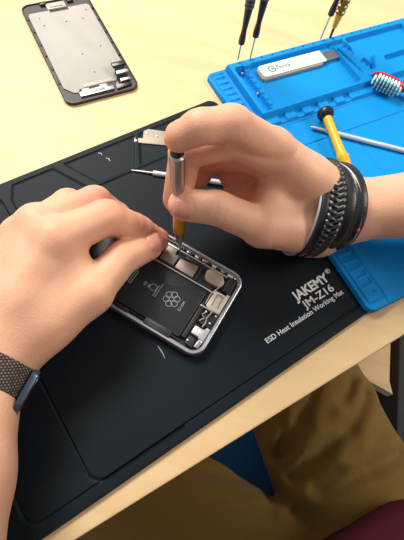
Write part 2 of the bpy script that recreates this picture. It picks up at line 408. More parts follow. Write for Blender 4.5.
# ================================================================== BLUE MAT
BM = frame(119.5, 137.5, 40.5)
def over_black(wx, wy):
    c, s_ = math.cos(math.radians(46.9)), math.sin(math.radians(46.9))
    lx = (wx-121.7)*c+(wy-133.9)*s_; ly = -(wx-121.7)*s_+(wy-133.9)*c
    return 3.15*(1-sstep(-1, 14, sd_rr(lx, ly, -262, 20, 0, 226, 8)))
def blue_h(X, Y):
    z = np.full(X.shape, 4.0)
    # raised tray along the far side
    tray = np.maximum.reduce([19.5-X, 182-Y, X-346, Y-249])
    ledge = np.maximum.reduce([19.5-X, 173-Y, X-346, Y-249])
    z += 2.6*(1-sstep(-1.2, .6, ledge))+4.4*(1-sstep(-1.4, .6, tray))
    # pockets in the tray
    def pocket(d, floor, w=.8):
        nonlocal z
        t = 1-sstep(-w, w, d); z = z*(1-t)+np.minimum(z, floor)*t
    pocket(sd_rr(X, Y, 25, 34, 186, 241, 2), 4.0); pocket(sd_rr(X, Y, 33, 41, 187, 240, 1), 8.4)
    for k in range(7):                                    # comb at the left pocket
        pocket(sd_rr(X, Y, 32, 37.5, 190.5+7.2*k, 193+7.2*k, .8), 7.0, .5)
    pocket(sd_rr(X, Y, 40, 133, 187, 241, 3), 7.0)        # long recess where the blade pack lies
    pocket(sd_poly(X, Y, [(133, 241), (148, 241), (158, 196), (141, 196)]), 7.8)
    pocket(sd_line(X, Y, [(140, 233), (144, 199)])-1.6, 5.0, .5)
    for k in range(6): z -= .8*(1-sstep(.4, 1.1, sd_line(X, Y, [(141+k*.6, 231-6*k), (152+k*1.4, 236-6*k)])))*(z < 8.2)
    pocket(sd_line(X, Y, [(166, 213), (157, 199)])-1.3, 5.0, .5)
    pocket(sd_rr(X, Y, 152, 228, 213, 241, 3)*1.0, 7.0)
    pocket(sd_rr(X, Y, 176, 228, 187, 207, 3), 7.0)
    pocket(sd_rr(X, Y, 236, 338, 187, 241, 3), 7.0)
    for k in range(5): pocket(sd_rr(X, Y, 36+18*k, 43+18*k, 173.6, 181.5, .6), 4.6, .5)
    pass
    # holes in the far rim
    for k in range(16): pocket(np.hypot(X-(32.5+12*k if k < 2 else 32.5+12*k), Y-245.6)-.8, 9.5, .5)
    # flange down the left side
    z -= .9*(1-sstep(.3, 1.0, np.abs(sd_rr(X, Y, 3.6, 17.9, 0, 246, 2.5))))*(X < 17)
    z -= 1.0*(1-sstep(.4, 1.3, np.abs(X-19)))*(Y < 176)
    for k in range(32):
        y = 14+7.2*k
        c = sd_rr(X, Y, 6.0, 16.2, y, y+4.6, .8); z -= 1.2*(1-sstep(-.5, .5, c))
    z -= .8*(1-sstep(1, 1.8, np.abs(np.hypot(X-13, Y-8)-0)))
    # grooves of the working area
    z -= .8*(1-sstep(.3, 1.0, sd_line(X, Y, [(40, 169.5), (340, 169.5)])))
    z -= .8*(1-sstep(.3, 1.0, sd_line(X, Y, [(30, 144), (340, 144)])))
    z -= .8*(1-sstep(.3, 1.0, sd_line(X, Y, [(92, 144), (92, 10)])))
    return z
blue = thing('repair_mat', 'bright blue silicone repair mat with raised tool tray, overlapping the black mat', 'mat', (BM @ Vector((170, 125, 0))))
sheet('mat_sheet', 0, 350, -6, 251, 7, .8, blue_h, BM, 'blue_rubber', blue, zoff=over_black, zb=.05)

# ================================================================== SCREEN ASSEMBLY
SM = frame(-144.8, 250.7, 39.93)
scr = thing('phone_screen', 'detached phone display lying face down on the bare desk, metal back plate up', 'phone screen', (SM @ Vector((32, 67, 0))))
MB(SM).ring(rrect(0, 66, 0, 135, 8), rrect(1.4, 64.6, 1.4, 133.6, 7), .3, 3.0, .5).build('bezel', 'glass_black', scr)
MB(SM).prism(rrect(1, 65, 1, 134, 7), .2, 2.0).build('glass_panel', 'purple_grey', scr)
pl = MB(SM).prism([(3.5, 20), (3.5, 118), (5, 121), (24, 121), (24, 117.5), (42, 117.5), (42, 121), (60.5, 121), (62.5, 118), (62.5, 30), (57, 26), (55, 17), (49, 14.5), (16, 14.5), (14, 11), (10, 12)], 2.05, 2.9, .3).build('back_plate', 'lcd_plate', scr)
for x, y in ((34, 101), (50, 101), (13, 101), (33, 55), (12, 112), (52, 60), (35, 30), (57, 112)):
    MB(SM @ Matrix.Translation((x, y, 2.9))).lathe([(.8, 0), (.8, .12), (.3, .15)], 12).build('screw', 'glass_black', sub(pl))
MB(SM).box(23, 41, 121.5, 130, 2.05, 3.6, .4).box(26, 38, 123.5, 128, 3.6, 4.3, .3).build('earpiece_bracket', 'cream_flex', scr)
MB(SM).box(18, 24, 129, 133, 2.05, 4.6, .5).box(44, 50, 127.5, 133, 2.05, 4.4, .5).build('clip', 'glass_black', scr)
for x in (2.2, 63.8):
    for k in range(6): MB(SM).box(x-.6, x+.6, 26+17*k+(k % 3), 30+17*k, 2.05, 3.3, .2).build('edge_clip', 'purple_grey', scr)
MB(SM).prism([(14, 5), (44, 4.5), (44, 9), (40, 9), (40, 13), (33, 13), (33, 11), (24, 11), (24, 13), (17, 13), (17, 10.5), (14, 10)], 2.05, 4.0, .4).build('home_button_bracket', 'dull_steel', scr)
MB(SM).box(25, 36, 6.5, 9.2, 4.0, 4.5, .2).build('bracket_tab', 'beige_plastic', scr)
MB(SM).box(20, 46, 15, 18.5, 2.9, 3.4, .2).build('flex_strip', 'cream_flex', scr)
# folded display flex with its connector heads standing off the corner
fb = MB(SM)
def ribbon(mb, pts, w, t=.5):
    for (x0, y0, z0), (x1, y1, z1) in zip(pts, pts[1:]): pass
    vs = []
    for x, y, z in pts: vs.append([mb.v((x-w/2, y, z)), mb.v((x+w/2, y, z)), mb.v((x+w/2, y, z+t)), mb.v((x-w/2, y, z+t))])
    for a, b in zip(vs, vs[1:]):
        for k in range(4): mb.bm.faces.new((a[k], a[(k+1) % 4], b[(k+1) % 4], b[k]))
    mb.bm.faces.new(vs[0][::-1]); mb.bm.faces.new(vs[-1])
ribbon(fb, [(54, 8, 3), (54.5, 14, 4.5), (55, 20, 7.5), (55.5, 24, 9), (56, 27, 7.5)], 9)
fb.prism([(46, 4), (60, 5), (61, 15), (50, 16), (47, 11)], 2.05, 3.6, .4)
fl = fb.build('flex_cable', 'black_plastic', scr)
MB(SM).box(51, 62, 16, 19.5, 6.2, 8.2, .3).build('connector', 'dull_steel', sub(fl))
MB(SM).box(50, 62.5, 23, 28, 8.2, 10.2, .4).build('connector', 'black_plastic', sub(fl))
MB(SM).box(52, 61, 9.5, 12.5, 4.2, 5.6, .3).build('connector', 'dull_steel', sub(fl))

# ================================================================== OPEN PHONE     local x across (0..67), y along from the home-button end
PM = frame(12.7, 69.2, 73.5, 3.05)
ph = thing('open_phone', 'opened silver phone body lying on the black mat, battery and circuit boards exposed', 'phone', (PM @ Vector((33, 69, 0))))
MB(PM).ring(rrect(0, 67.3, 0, 138, 9.5, 10), rrect(1.5, 65.8, 1.5, 136.5, 8, 10), .1, 6.9, .6).build('frame', 'frame_metal', ph)
MB(PM).ring(rrect(1.55, 65.75, 1.55, 136.45, 7.9, 8), rrect(2.9, 64.4, 2.9, 135.1, 6.6, 8), .6, 4.6, .2).build('inner_lip', 'dull_steel', ph)
MB(PM).prism(rrect(1.9, 65.4, 1.9, 136.1, 7.6, 8), .3, 1.3).build('back_plate', 'phone_dark', ph)
bt = MB(PM).prism(rrect(6, 44.5, 18.5, 112, 2), 1.35, 4.9, .7).build('battery', 'battery_black', ph)
def PT(x, y, z=4.92): return PM @ Matrix.Translation((x, y, z))
bs = sub(bt)
rm = MB(PM)                                  # recycling ring: six little loops round a circle
def loop(mb, cx, cy, r, w, z=4.92, n=20):
    mb.ring([(cx+r*math.cos(2*PI*k/n), cy+r*math.sin(2*PI*k/n)) for k in range(n)], [(cx+(r-w)*math.cos(2*PI*k/n), cy+(r-w)*math.sin(2*PI*k/n)) for k in range(n)], z, z+.08, .01)
for k in range(6): a = k*PI/3; loop(rm, 26.3+3.6*math.cos(a), 36.5+3.6*math.sin(a), 2.35, .38)
loop(rm, 26.3, 36.5, 2.0, .35); loop(rm, 27, 51.5, 2.6, .35)
rm.build('printed_symbol', 'grey_print', bs)
text('printed_lettering', 'Li-ion', 3.4, PT(21.8, 27.4), 'grey_print', bs, h=.06)
text('printed_lettering', 'c\u03b3\nus', 3.0, PT(25, 57), 'grey_print', bs, h=.06, bold=.05)
def fine_print(M, z, rows, x, y, dy, mt, parent):
    # rows of print too small to read: broken fine strokes
    mb = MB(M)
    for k, w_ in enumerate(rows):
        q = x
        while q < x+w_:
            l_ = rng.uniform(.5, 1.6); mb.box(q, min(q+l_, x+w_), y-k*dy, y-k*dy+dy*.38, z, z+.06); q += l_+.35
    return mb.build('fine_print', mt, parent, smooth=False)
fine_print(PM, 4.92, (9, 11), 21.5, 48.4, 1.6, 'grey_print', bs)
fine_print(PM, 4.92, (12, 14, 13, 11), 21, 70.8, 1.55, 'grey_print', bs)
loop_ = MB(PM); loop(loop_, 33.5, 75, 1.6, .3); loop(loop_, 29.8, 75, 1.1, .3); loop_.build('printed_symbol', 'grey_print', bs)
# logic board along the far rail
MB(PM).prism([(46, 17), (64.5, 17), (64.5, 132), (46, 132), (46, 40)], 1.35, 2.5, .2).build('logic_board', 'board', ph)
MB(PM).box(45.2, 46.0, 14, 114, 1.35, 5.3, .1).build('divider_rail', 'silver', ph)
MB(PM).prism([(51, 14), (52.5, 12), (56, 11.5), (61, 15), (61.6, 24), (58.5, 27), (53, 26), (50.6, 23)], 2.5, 5.4, .6).build('metal_shield', 'shield_metal', ph)
MB(PM).prism([(48, 33), (57.5, 33), (57.5, 36), (56, 47.5), (48, 47.5)], 2.5, 5.0, .5).build('metal_shield', 'shield_metal', ph)
MB(PM).prism([(48.5, 49), (57, 49), (57, 52), (61, 53), (60, 60), (48.5, 60)], 2.5, 4.9, .5).build('metal_shield', 'shield_metal', ph)
MB(PM).prism([(58.5, 54), (63, 54), (63, 66), (58.5, 66)], 2.5, 4.6, .4).build('metal_shield', 'nickel', ph)
MB(PM).box(49, 62, 64, 92, 2.5, 4.8, .5).build('metal_shield', 'shield_metal', ph)
MB(PM).box(47.5, 58, 29.5, 31.5, 2.5, 4.4, .3).box(58.2, 62, 28, 45, 2.5, 3.8, .3).build('connector', 'phone_dark', ph)
for k, (x, y) in enumerate(((63.3, 10), (63.4, 17), (63.5, 24), (63.5, 31), (63.4, 38), (63.4, 45))):
    MB(PM).box(x-.9, x+.5, y-1.6, y+(1.4 if k % 3 else 2.6), 2.5, 5.6, .2).build('rail_clip', 'dull_steel' if k % 2 else 'bright_silver', ph)
    MB(PM).box(x-1.0, x+.9, y+2.9, y+4.6, 2.5, 6.0, .2).build('rail_spacer', 'phone_dark', ph)
MB(PM).box(61.2, 61.7, 12, 66, 2.5, 5.2, .1).build('antenna_rail', 'bright_silver', ph)
MB(PM).box(8, 44, 14.6, 17.8, 1.35, 4.3, .4).build('battery_foam', 'phone_dark', ph)
MB(PM).box(33, 34, 8, 18, 4.3, 5.0, .2).build('flex_strip', 'silver', ph)
# home-button end
MB(PM).prism([(33.5, 3.6), (49.5, 3.6), (49.5, 6), (48, 6), (48, 14.5), (35, 14.5), (33.5, 12)], 1.35, 5.6, .6).build('vibration_motor', 'motor_metal', ph)
MB(PM).box(37, 46, 6.3, 7.4, 5.6, 6.1, .2).box(37, 46, 10.8, 11.8, 5.6, 6.0, .2).box(45, 46.2, 7.4, 10.8, 5.6, 6.0, .2).build('motor_bracket', 'dull_steel', ph)
MB(PM).prism([(50.5, 4), (62, 4.5), (63.5, 9), (61, 10.5), (50.5, 10.5)], 1.35, 4.6, .5).build('loudspeaker', 'battery_black', ph)
MB(PM).prism([(22, 3.4), (32.5, 3.4), (32.5, 6.5), (30, 7), (30, 12), (22, 12)], 1.35, 4.6, .5).build('dock_connector', 'phone_dark', ph)
MB(PM).prism([(12, 3.4), (21.5, 3.4), (21.5, 6), (19, 7), (19, 13.5), (13, 13.5), (13, 8), (12, 7)], 1.35, 5.4, .5).build('connector_bracket', 'silver', ph)
MB(PM).prism([(4.5, 8), (11, 8.5), (11.5, 13.5), (5.5, 14)], 1.35, 4.4, .4).build('antenna_module', 'board', ph)
MB(PM).prism([(6, 4.2), (12, 3.4), (12, 6.5), (6, 7.4)], 1.35, 5.0, .3).build('antenna_plate', 'dull_steel', ph)
for pts in ([(23, 13, 5), (26, 11, 5.6), (28, 13.5, 5), (31, 11.5, 5.4)], [(20, 9, 5.6), (24, 8.5, 5.2), (27, 9.5, 5.5), (33, 8.5, 5)], [(36, 15.5, 4.2), (45, 15.8, 4.6), (52, 13, 4.8)]):
    MB(PM).tube(pts, .45, 6).build('flex_cable', 'silver', ph)
for x, y in ((11, 4.6), (20.5, 5), (31.5, 4.8), (47, 5.2), (63, 6.8), (18, 12.5), (31, 12.3), (25, 6), (64, 14), (7.5, 12.8), (14.8, 10)):
    MB(PM @ Matrix.Translation((x, y, 4.6))).lathe([(.65, 0), (.65, .9), (.45, 1.05), (.1, .9)], 12).build('screw', 'bright_silver', ph)
MB(PM).tube([(4.6, 16, 5.5), (4.6, 30, 5.6), (4.4, 45, 5.5), (4.6, 60, 5.6), (4.6, 110, 5.5)], .5, 6).build('antenna_cable', 'phone_dark', ph)
MB(PM).prism(rrect(2.0, 7, 24, 44, 1), 5.25, 5.9, .2).prism(rrect(2.0, 5, 56, 66, 1), 5.25, 5.9, .2).build('side_flex', 'phone_dark', ph)

# ================================================================== TOOLS
def driver_parts(t, A, d, prof_handle, mat_handle, shaft, mat_shaft, extras=()):
    m = axis_frame(A, d)
    MB(m).lathe(shaft, 12).build('shaft', mat_shaft, t)
    h = MB(m).lathe(prof_handle, 20).build('handle', mat_handle, t)
    for nm, prof, mt in extras: MB(m).lathe(prof, 24).build(nm, mt, sub(h))
    return h
def upright(name, px, py, lab, shaft_len, prof, mt, shaft, smat, extras=(), lean=(0, 0, 1)):
    A = P(px, py, 9.0)
    t = thing(name, lab, 'screwdriver', A, 'screwdrivers standing in the tray rim')
    driver_parts(t, A, lean, prof, mt, shaft, smat, extras)
slim = lambda z0: [(2.2, z0), (2.9, z0+.8), (3.0, z0+5), (2.3, z0+13), (2.5, z0+18), (3.5, z0+32), (3.9, z0+44), (3.9, z0+64), (3.2, z0+68), (3.2, z0+72), (3.8, z0+73), (3.8, z0+78), (2.8, z0+80)]
rings = lambda z0: [('grip_ring', [(4.05, z0+34+k*3.2), (4.2, z0+34.6+k*3.2), (4.2, z0+35.2+k*3.2), (4.05, z0+35.8+k*3.2)], 'grey_ring') for k in range(4)]
sh = lambda L: [(.35, 0), (.7, 2), (.75, L+1)]
upright('precision_screwdriver', 237.6, 60.5, 'black screwdriver standing in the tray rim, leftmost of the upright ones', 17, slim(17), 'black_plastic', sh(17), 'dull_steel', rings(17))
upright('precision_screwdriver', 249.8, 59.5, 'black screwdriver standing in the tray rim, second from the left', 23, slim(23), 'black_plastic', sh(23), 'dull_steel', rings(23))
upright('precision_screwdriver', 320.2, 39.5, 'black screwdriver with a bare steel shaft, standing right beside the gold one', 28, slim(25), 'black_plastic', [(.5, 0), (.9, 2), (.95, 26)], 'silver', rings(25), (.02, 0, 1))
gold_prof = [(1.5, 12), (2.2, 13), (3.6, 24), (3.6, 26), (4.7, 27), (4.7, 29), (3.5, 30), (3.5, 31.5), (4.9, 32.5), (4.9, 34.5), (3.6, 35.5), (3.6, 37), (4.9, 38), (4.9, 41), (3.8, 42), (4.3, 46), (4.3, 90), (3, 92)]
upright('precision_screwdriver', 329.5, 39.0, 'gold screwdriver with black tip and ringed grip, rightmost upright in the tray rim', 15, gold_prof[:4], 'yellow_plastic', [(.6, 0), (1.2, 1), (1.3, 13)], 'black_plastic',
        [('grip', gold_prof[3:], 'gold_metal')], (-.015, 0, 1))

# screwdriver held in the hand, tip on a board screw
tipR = P(180, 253, 8.2); topR = P(177, 149, 97); axR = unit(topR-tipR)
Lr = float(np.linalg.norm(topR-tipR)); k_ = Lr/95
t = thing('held_screwdriver', 'grey screwdriver with an amber band, held upright by the right hand over the phone', 'screwdriver', tipR)
m = axis_frame(tipR, axR)
MB(m).lathe([(.35, 0), (.8, 3), (.9, 9*k_)], 12).build('shaft', 'silver', t)
MB(m).lathe([(1.0, 9*k_), (1.6, 12*k_), (3.0, 17*k_), (3.4, 24*k_)], 24).build('collar', 'dull_steel', t)
MB(m).lathe([(3.4, 24*k_), (4.0, 25*k_), (4.0, 38*k_), (3.5, 39*k_)], 24).build('amber_band', 'amber_plastic', t)
MB(m).lathe([(3.5, 39*k_), (3.1, 46*k_), (3.5, 60*k_), (4.4, 74*k_), (4.5, 90*k_), (3.4, 91*k_)], 24).build('handle', 'dull_steel', t)
MB(m).lathe([(2.2, 91*k_), (3.9, 91.6*k_), (3.9, 94*k_), (3.2, 95*k_)], 24).build('swivel_cap', 'black_plastic', t)

# yellow driver on the blue mat, resting on the scriber
A = P(325.5, 114, 13.2); B = P(352, 181, 11.5); d = unit(B-A)
t = thing('yellow_screwdriver', 'yellow screwdriver with a round black cap lying on the blue mat', 'screwdriver', (A[0], A[1], 4.1))
m = axis_frame(A, d)
MB(m).lathe([(2, -4), (6.2, -3.4), (7.2, -2), (7.4, 0), (6.6, 2.5), (4.2, 4), (3, 4.2)], 28).build('swivel_cap', 'black_plastic', t)
MB(m).lathe([(3.0, 4.2), (3.9, 5), (3.8, 30), (3.9, 42), (4.4, 46), (5.3, 47), (5.3, 49), (4.6, 50), (4.7, 66), (4.9, 68), (4.9, 82), (3.4, 85)], 24).build('handle', 'yellow_plastic', t)
MB(m).lathe([(2.2, 85), (2, 92), (.9, 94), (.7, 112), (.3, 114)], 14).build('shaft', 'dull_steel', t)

A = P(311, 127, 6.2); B = P(404, 150.5, 6.3); d = unit(B-A)
t = thing('scriber', 'slim silver scriber lying under the yellow screwdriver on the blue mat', 'scriber', (A[0], A[1], 4.1))
m = axis_frame(A, d)
MB(m).lathe([(.6, 0), (1.3, 2), (1.5, 12), (1.9, 14)], 16).build('tip', 'silver', t)
MB(m).lathe([(1.9, 14), (2.1, 15), (2.1, 62), (1.9, 62.5), (2.1, 63), (2.1, 125), (1.2, 127)], 20).build('barrel', 'bright_silver', t)

# thin tool on the black mat behind the right hand
A = P(131, 170, 3.9); B = P(225, 183, 5.2); d = unit(B-A)
t = thing('hobby_pick', 'silver pick with a needle tip lying on the black mat behind the right hand', 'pick', (A[0], A[1], 3.1))
m = axis_frame(A, d)
MB(m).lathe([(.25, 0), (.7, 5), (.9, 17)], 12).build('needle', 'silver', t)
MB(m).lathe([(.9, 17), (2.0, 17.5), (2.2, 20), (2.0, 22), (1.9, 40), (2.1, 42), (2.1, 78), (1.2, 80)], 20).build('barrel', 'bright_silver', t)

# small metal bracket
def plate(name, pix, z, th, material, parent, bev=.15):
    pts = [tuple(P(x, y, z)[:2]) for x, y in pix]
    return MB().prism(pts, z, z+th, bev).build(name, material, parent)
t = thing('metal_bracket', 'small stepped metal bracket lying on the black mat above the pick', 'bracket', (P(150, 138, 3)[0], P(150, 138, 3)[1], 2.05))
plate('plate', [(134.4, 138.2), (142.8, 139), (144, 129), (178, 134), (178, 147), (134.2, 142.8)], 2.1, .9, 'nickel', t)
for x, y in ((136, 140.6), (147, 133), (157, 136)):
    q = P(x, y, 3.0); MB(Matrix.Translation((q[0], q[1], 3.0))).lathe([(1.0, 0), (1.0, .4), (.5, .5)], 12).build('screw', 'dull_steel' if x > 140 else 'bright_silver', t)
# bits
for (x0, y0, x1, y1, lb) in ((98, 153, 102, 155, 'tiny bright metal sliver on the black mat, the left of two'), (106, 158, 110, 161, 'tiny bright metal sliver on the black mat, the right of two')):
    a, b = P(x0, y0, 2.35), P(x1, y1, 2.35); c = (a+b)/2+np.array([.5, .8, 0])
    tag(MB().tube([a, c, b], [.2, .35, .2], 6).build('metal_sliver', 'white_print'), lb, 'sliver')
a, b = P(158, 346, 3.4), P(165, 358.5, 3.4)
tag(MB().tube([a, (a+b)/2+np.array([.4, 0, .1]), b], [.35, .45, .15], 6).build('plastic_sliver', 'sliver'), 'thin pale splinter lying on the black mat below the phone', 'splinter')

# blade pack in the tray
zc = 7.3+.2
c4 = [P(257, 67, 10.5), P(320.5, 50.2, 10.5), P(325.5, 61, 10.5), P(264, 77.5, 10.5)]
ctr = sum(c4)/4; ex = unit(((c4[1]-c4[0])+(c4[2]-c4[3]))[:2]); wd = 62.5; ht = 16.0
wd = (np.linalg.norm(c4[1]-c4[0])+np.linalg.norm(c4[2]-c4[3]))/2; ht = (np.linalg.norm(c4[0]-c4[3])+np.linalg.norm(c4[1]-c4[2]))/2
BPm = frame(ctr[0], ctr[1], math.degrees(math.atan2(ex[1], ex[0])), zc)
t = thing('blade_pack', 'white labelled blade pack with green logo lying in the blue tray', 'blade pack', (ctr[0], ctr[1], zc))
MB(BPm).prism(rrect(-wd/2-2, wd/2-4, -ht/2-1.8, ht/2-2, 3), 0, 2.4, .5).build('tray', 'beige_plastic', t)
MB(BPm).prism(rrect(-wd/2+2, wd/2+16, -ht/2+1, ht/2-2.5, 1.5), .6, 2.6, .3).build('blades', 'dull_steel', t)
lb = MB(BPm).prism([(-wd/2+3, -ht/2), (wd/2, -ht/2), (wd/2, ht/2), (-wd/2+4, ht/2), (-wd/2+.8, ht/2-1), (-wd/2, ht/2-4), (-wd/2, -ht/2+3), (-wd/2+.8, -ht/2+.8)], 2.45, 3.3, .3).build('label_card', 'white_card', t)
MB(BPm).box(wd/2+.05, wd/2+1.2, -ht/2, ht/2, 2.3, 3.25, .2).build('green_edge', 'green_ink', sub(lb))
g = MB(BPm); cx, cy = -wd/2+12.5, 0
g.ring([(cx+3.9*math.cos(2*PI*k/24), cy+3.9*math.sin(2*PI*k/24)) for k in range(24)], [(cx+2.7*math.cos(2*PI*k/24), cy+2.7*math.sin(2*PI*k/24)) for k in range(24)], 3.32, 3.4, .01)
g.prism([(cx-1, cy-1.2), (cx+2, cy-.6), (cx+1.6, cy+1.6), (cx-.6, cy+1)], 3.32, 3.4); g.build('logo', 'green_ink', sub(lb))
text('lettering', 'Fxrick', 6.4, BPm @ Matrix.Translation((cx+4.8, -1.9, 3.32)), 'dark_ink', sub(lb), bold=.12)
fine_print(BPm, 3.32, (11,), 9, 2.2, 3.2, 'grey_print', sub(lb)); fine_print(BPm, 3.32, (18,), 6, -1.2, 2.4, 'grey_print', sub(lb))

# two small screws in the left pocket
for x, y, lb_ in ((243, 73.5, 'upper small bright screw in the tray pocket beside the blade pack'), (258.5, 93.5, 'lower small bright screw in the tray pocket beside the blade pack')):
    q = P(x, y, 6.2)
    t = thing('small_screw', lb_, 'screw', (q[0], q[1], 5.1)); m = axis_frame((q[0], q[1], 6.3), (.8, .5, .05))
    MB(m).lathe([(1.2, -1.5), (1.3, -.6), (.6, -.4)], 12).build('head', 'bright_silver', t); MB(m).lathe([(.55, -.4), (.55, 2.4), (.2, 2.8)], 8).build('thread', 'dull_steel', t)

# toothbrush lying on its side in front of the tray step
A = P(376, 75, 14); B = P(401, 86, 14); d = unit((B-A)*[1, 1, 0]); side = np.array([d[1], -d[0], 0]); bd = unit(side*.95+np.array([0, 0, .12]))
t = thing('toothbrush', 'red toothbrush with pale blue bristles lying on the blue mat', 'toothbrush', (A[0], A[1], 4.1))
Lh = 27; zc = 12
A = np.array([A[0], A[1], zc]); upv = np.cross(bd, d); upv = unit(upv)*(1 if np.cross(bd, d)[2] > 0 else -1)
hm = Matrix.Identity(4)
for i in range(3): hm[i][0], hm[i][1], hm[i][2], hm[i][3] = d[i], upv[i], np.cross(d, upv)[i], A[i]
sgn = 1 if np.cross(d, upv)@bd > 0 else -1
hd = MB(hm)
out = [(x, 6*math.sqrt(max(0, 1-((x-12.5)/16)**4))) for x in np.linspace(-3.4, 28, 14)]
pts = [(x, w) for x, w in out]+[(x, -w) for x, w in out[::-1]]
hd.prism([p for p in pts], -2.2 if sgn > 0 else 0, 0 if sgn > 0 else 2.2)
hd.M = Matrix.Identity(4)
hp = [A+d*24+bd*-1.2, A+d*32+bd*-1.5, A+d*45+bd*-1, A+d*70+bd*0, A+d*100+bd*1, A+d*160]
hd.build('head', 'red_plastic', t)
MB().tube([tuple(q[:2])+(max(q[2], 9.5),) for q in hp], [5.2, 2.8, 3.0, 4.6, 6, 5], 14, up=tuple(bd)).build('handle', 'red_plastic', t)
bw, bb = MB(), MB()
for i in range(9):
    for j in range(4):
        for rr in range(1):
            x = 0.5+i*3.1; y = -4.2+j*2.8
            if (i in (0, 8)) and j in (0, 3): continue
            p0 = A+d*x+upv*y; p1 = p0+bd*10.5+upv*y*.12+d*((i-4)*.12)
            for s in range(7):
                a = s*PI/3; o = (d*math.cos(a)+upv*math.sin(a))*(0 if s == 6 else .75); o2 = o*1.25
                (bw).tube([p0+o, p0+o+(p1-p0)*.55+o2*.1], [.5, .5], 5); (bb).tube([p0+o+(p1-p0)*.55+o2*.1, p1+o2*.5+bd*rng.uniform(-.5, .5)], [.5, .3], 5)
bw.build('bristles', 'bristle_white', t); bb.build('bristle_ends', 'bristle_blue', t)

# ================================================================== PERSON
body_base = [205., -60., -750.]
person = thing('person', 'seated person in brown trousers and maroon shirt repairing the open phone with both hands', 'person', body_base)

def chain(Fd, D, pal, J, R, k=3.0, kp=7):
    """finger chain merged with the palm"""
    G = np.full(D.shape, 40., np.float32)
    for i in range(len(J)-1): add_cone(Fd, G, J[i], J[i+1], R[i], R[i+1], k if i else k)
    return G
def crease(Fd, D, J, a, r, depth=.5, w=.7, offs=(0,)):
    J = np.asarray(J, float); a = unit(a); m = r+6; q = Fd.sl(J-m, J+m); X, Y, Z = Fd.pts(q)
    px, py, pz = X-J[0], Y-J[1], Z-J[2]; tt = px*a[0]+py*a[1]+pz*a[2]; rad = np.sqrt(px**2+py**2+pz**2)
    fall = 1-sstep(r+1.5, r+5, rad)
    for o in offs: D[q] += depth*np.exp(-((tt-o)/w)**2)*fall
def nail(Fd, D, tip, a, n, L=11, W=5.2, r=8):
    """raised plate on the back of a finger tip; returns mask data"""
    a = unit(a); n = np.asarray(n, float); n = unit(n-(n@a)*a); s = np.cross(a, n); tip = np.asarray(tip, float)
    q = Fd.sl(tip-18, tip+18); X, Y, Z = Fd.pts(q)
    px, py, pz = X-tip[0], Y-tip[1], Z-tip[2]
    u = px*a[0]+py*a[1]+pz*a[2]; v = px*s[0]+py*s[1]+pz*s[2]; w = px*n[0]+py*n[1]+pz*n[2]
    rr = sd_rr(u, v, -L+5.5, 6.0, -W, W, 3.0)
    up = sstep(0, 2.5, w)
    D[q] += up*(.9*np.exp(-((rr-.3)/.7)**2))
    D[q] -= up*.35*(1-sstep(-1, 0, rr))
    return (tip, a, n, s, L, W)
def masks(V, nails, reds):
    R = np.zeros(len(V)); G = np.zeros(len(V))
    for tip, a, n, s, L, W in nails:
        p = V-tip; rr = sd_rr(p@a, p@s, -L+5.5, 6.0, -W, W, 3.0); R = np.maximum(R, (1-sstep(-.7, .1, rr))*(p@n > 1.5)*(np.abs(p@n) < 14))
    for c, r, w in reds: G = np.maximum(G, w*np.exp(-(np.linalg.norm(V-np.asarray(c), axis=1)/r)**2))
    return R, G

def finger_axis(J): return [unit(J[i+1]-J[i]) for i in range(len(J)-1)]
allV, allQ, allR, allG = [], [], [], []
def push(V, Q, R, G):
    off = sum(len(v) for v in allV); allV.append(V); allQ.append(Q+off); allR.append(R); allG.append(G)

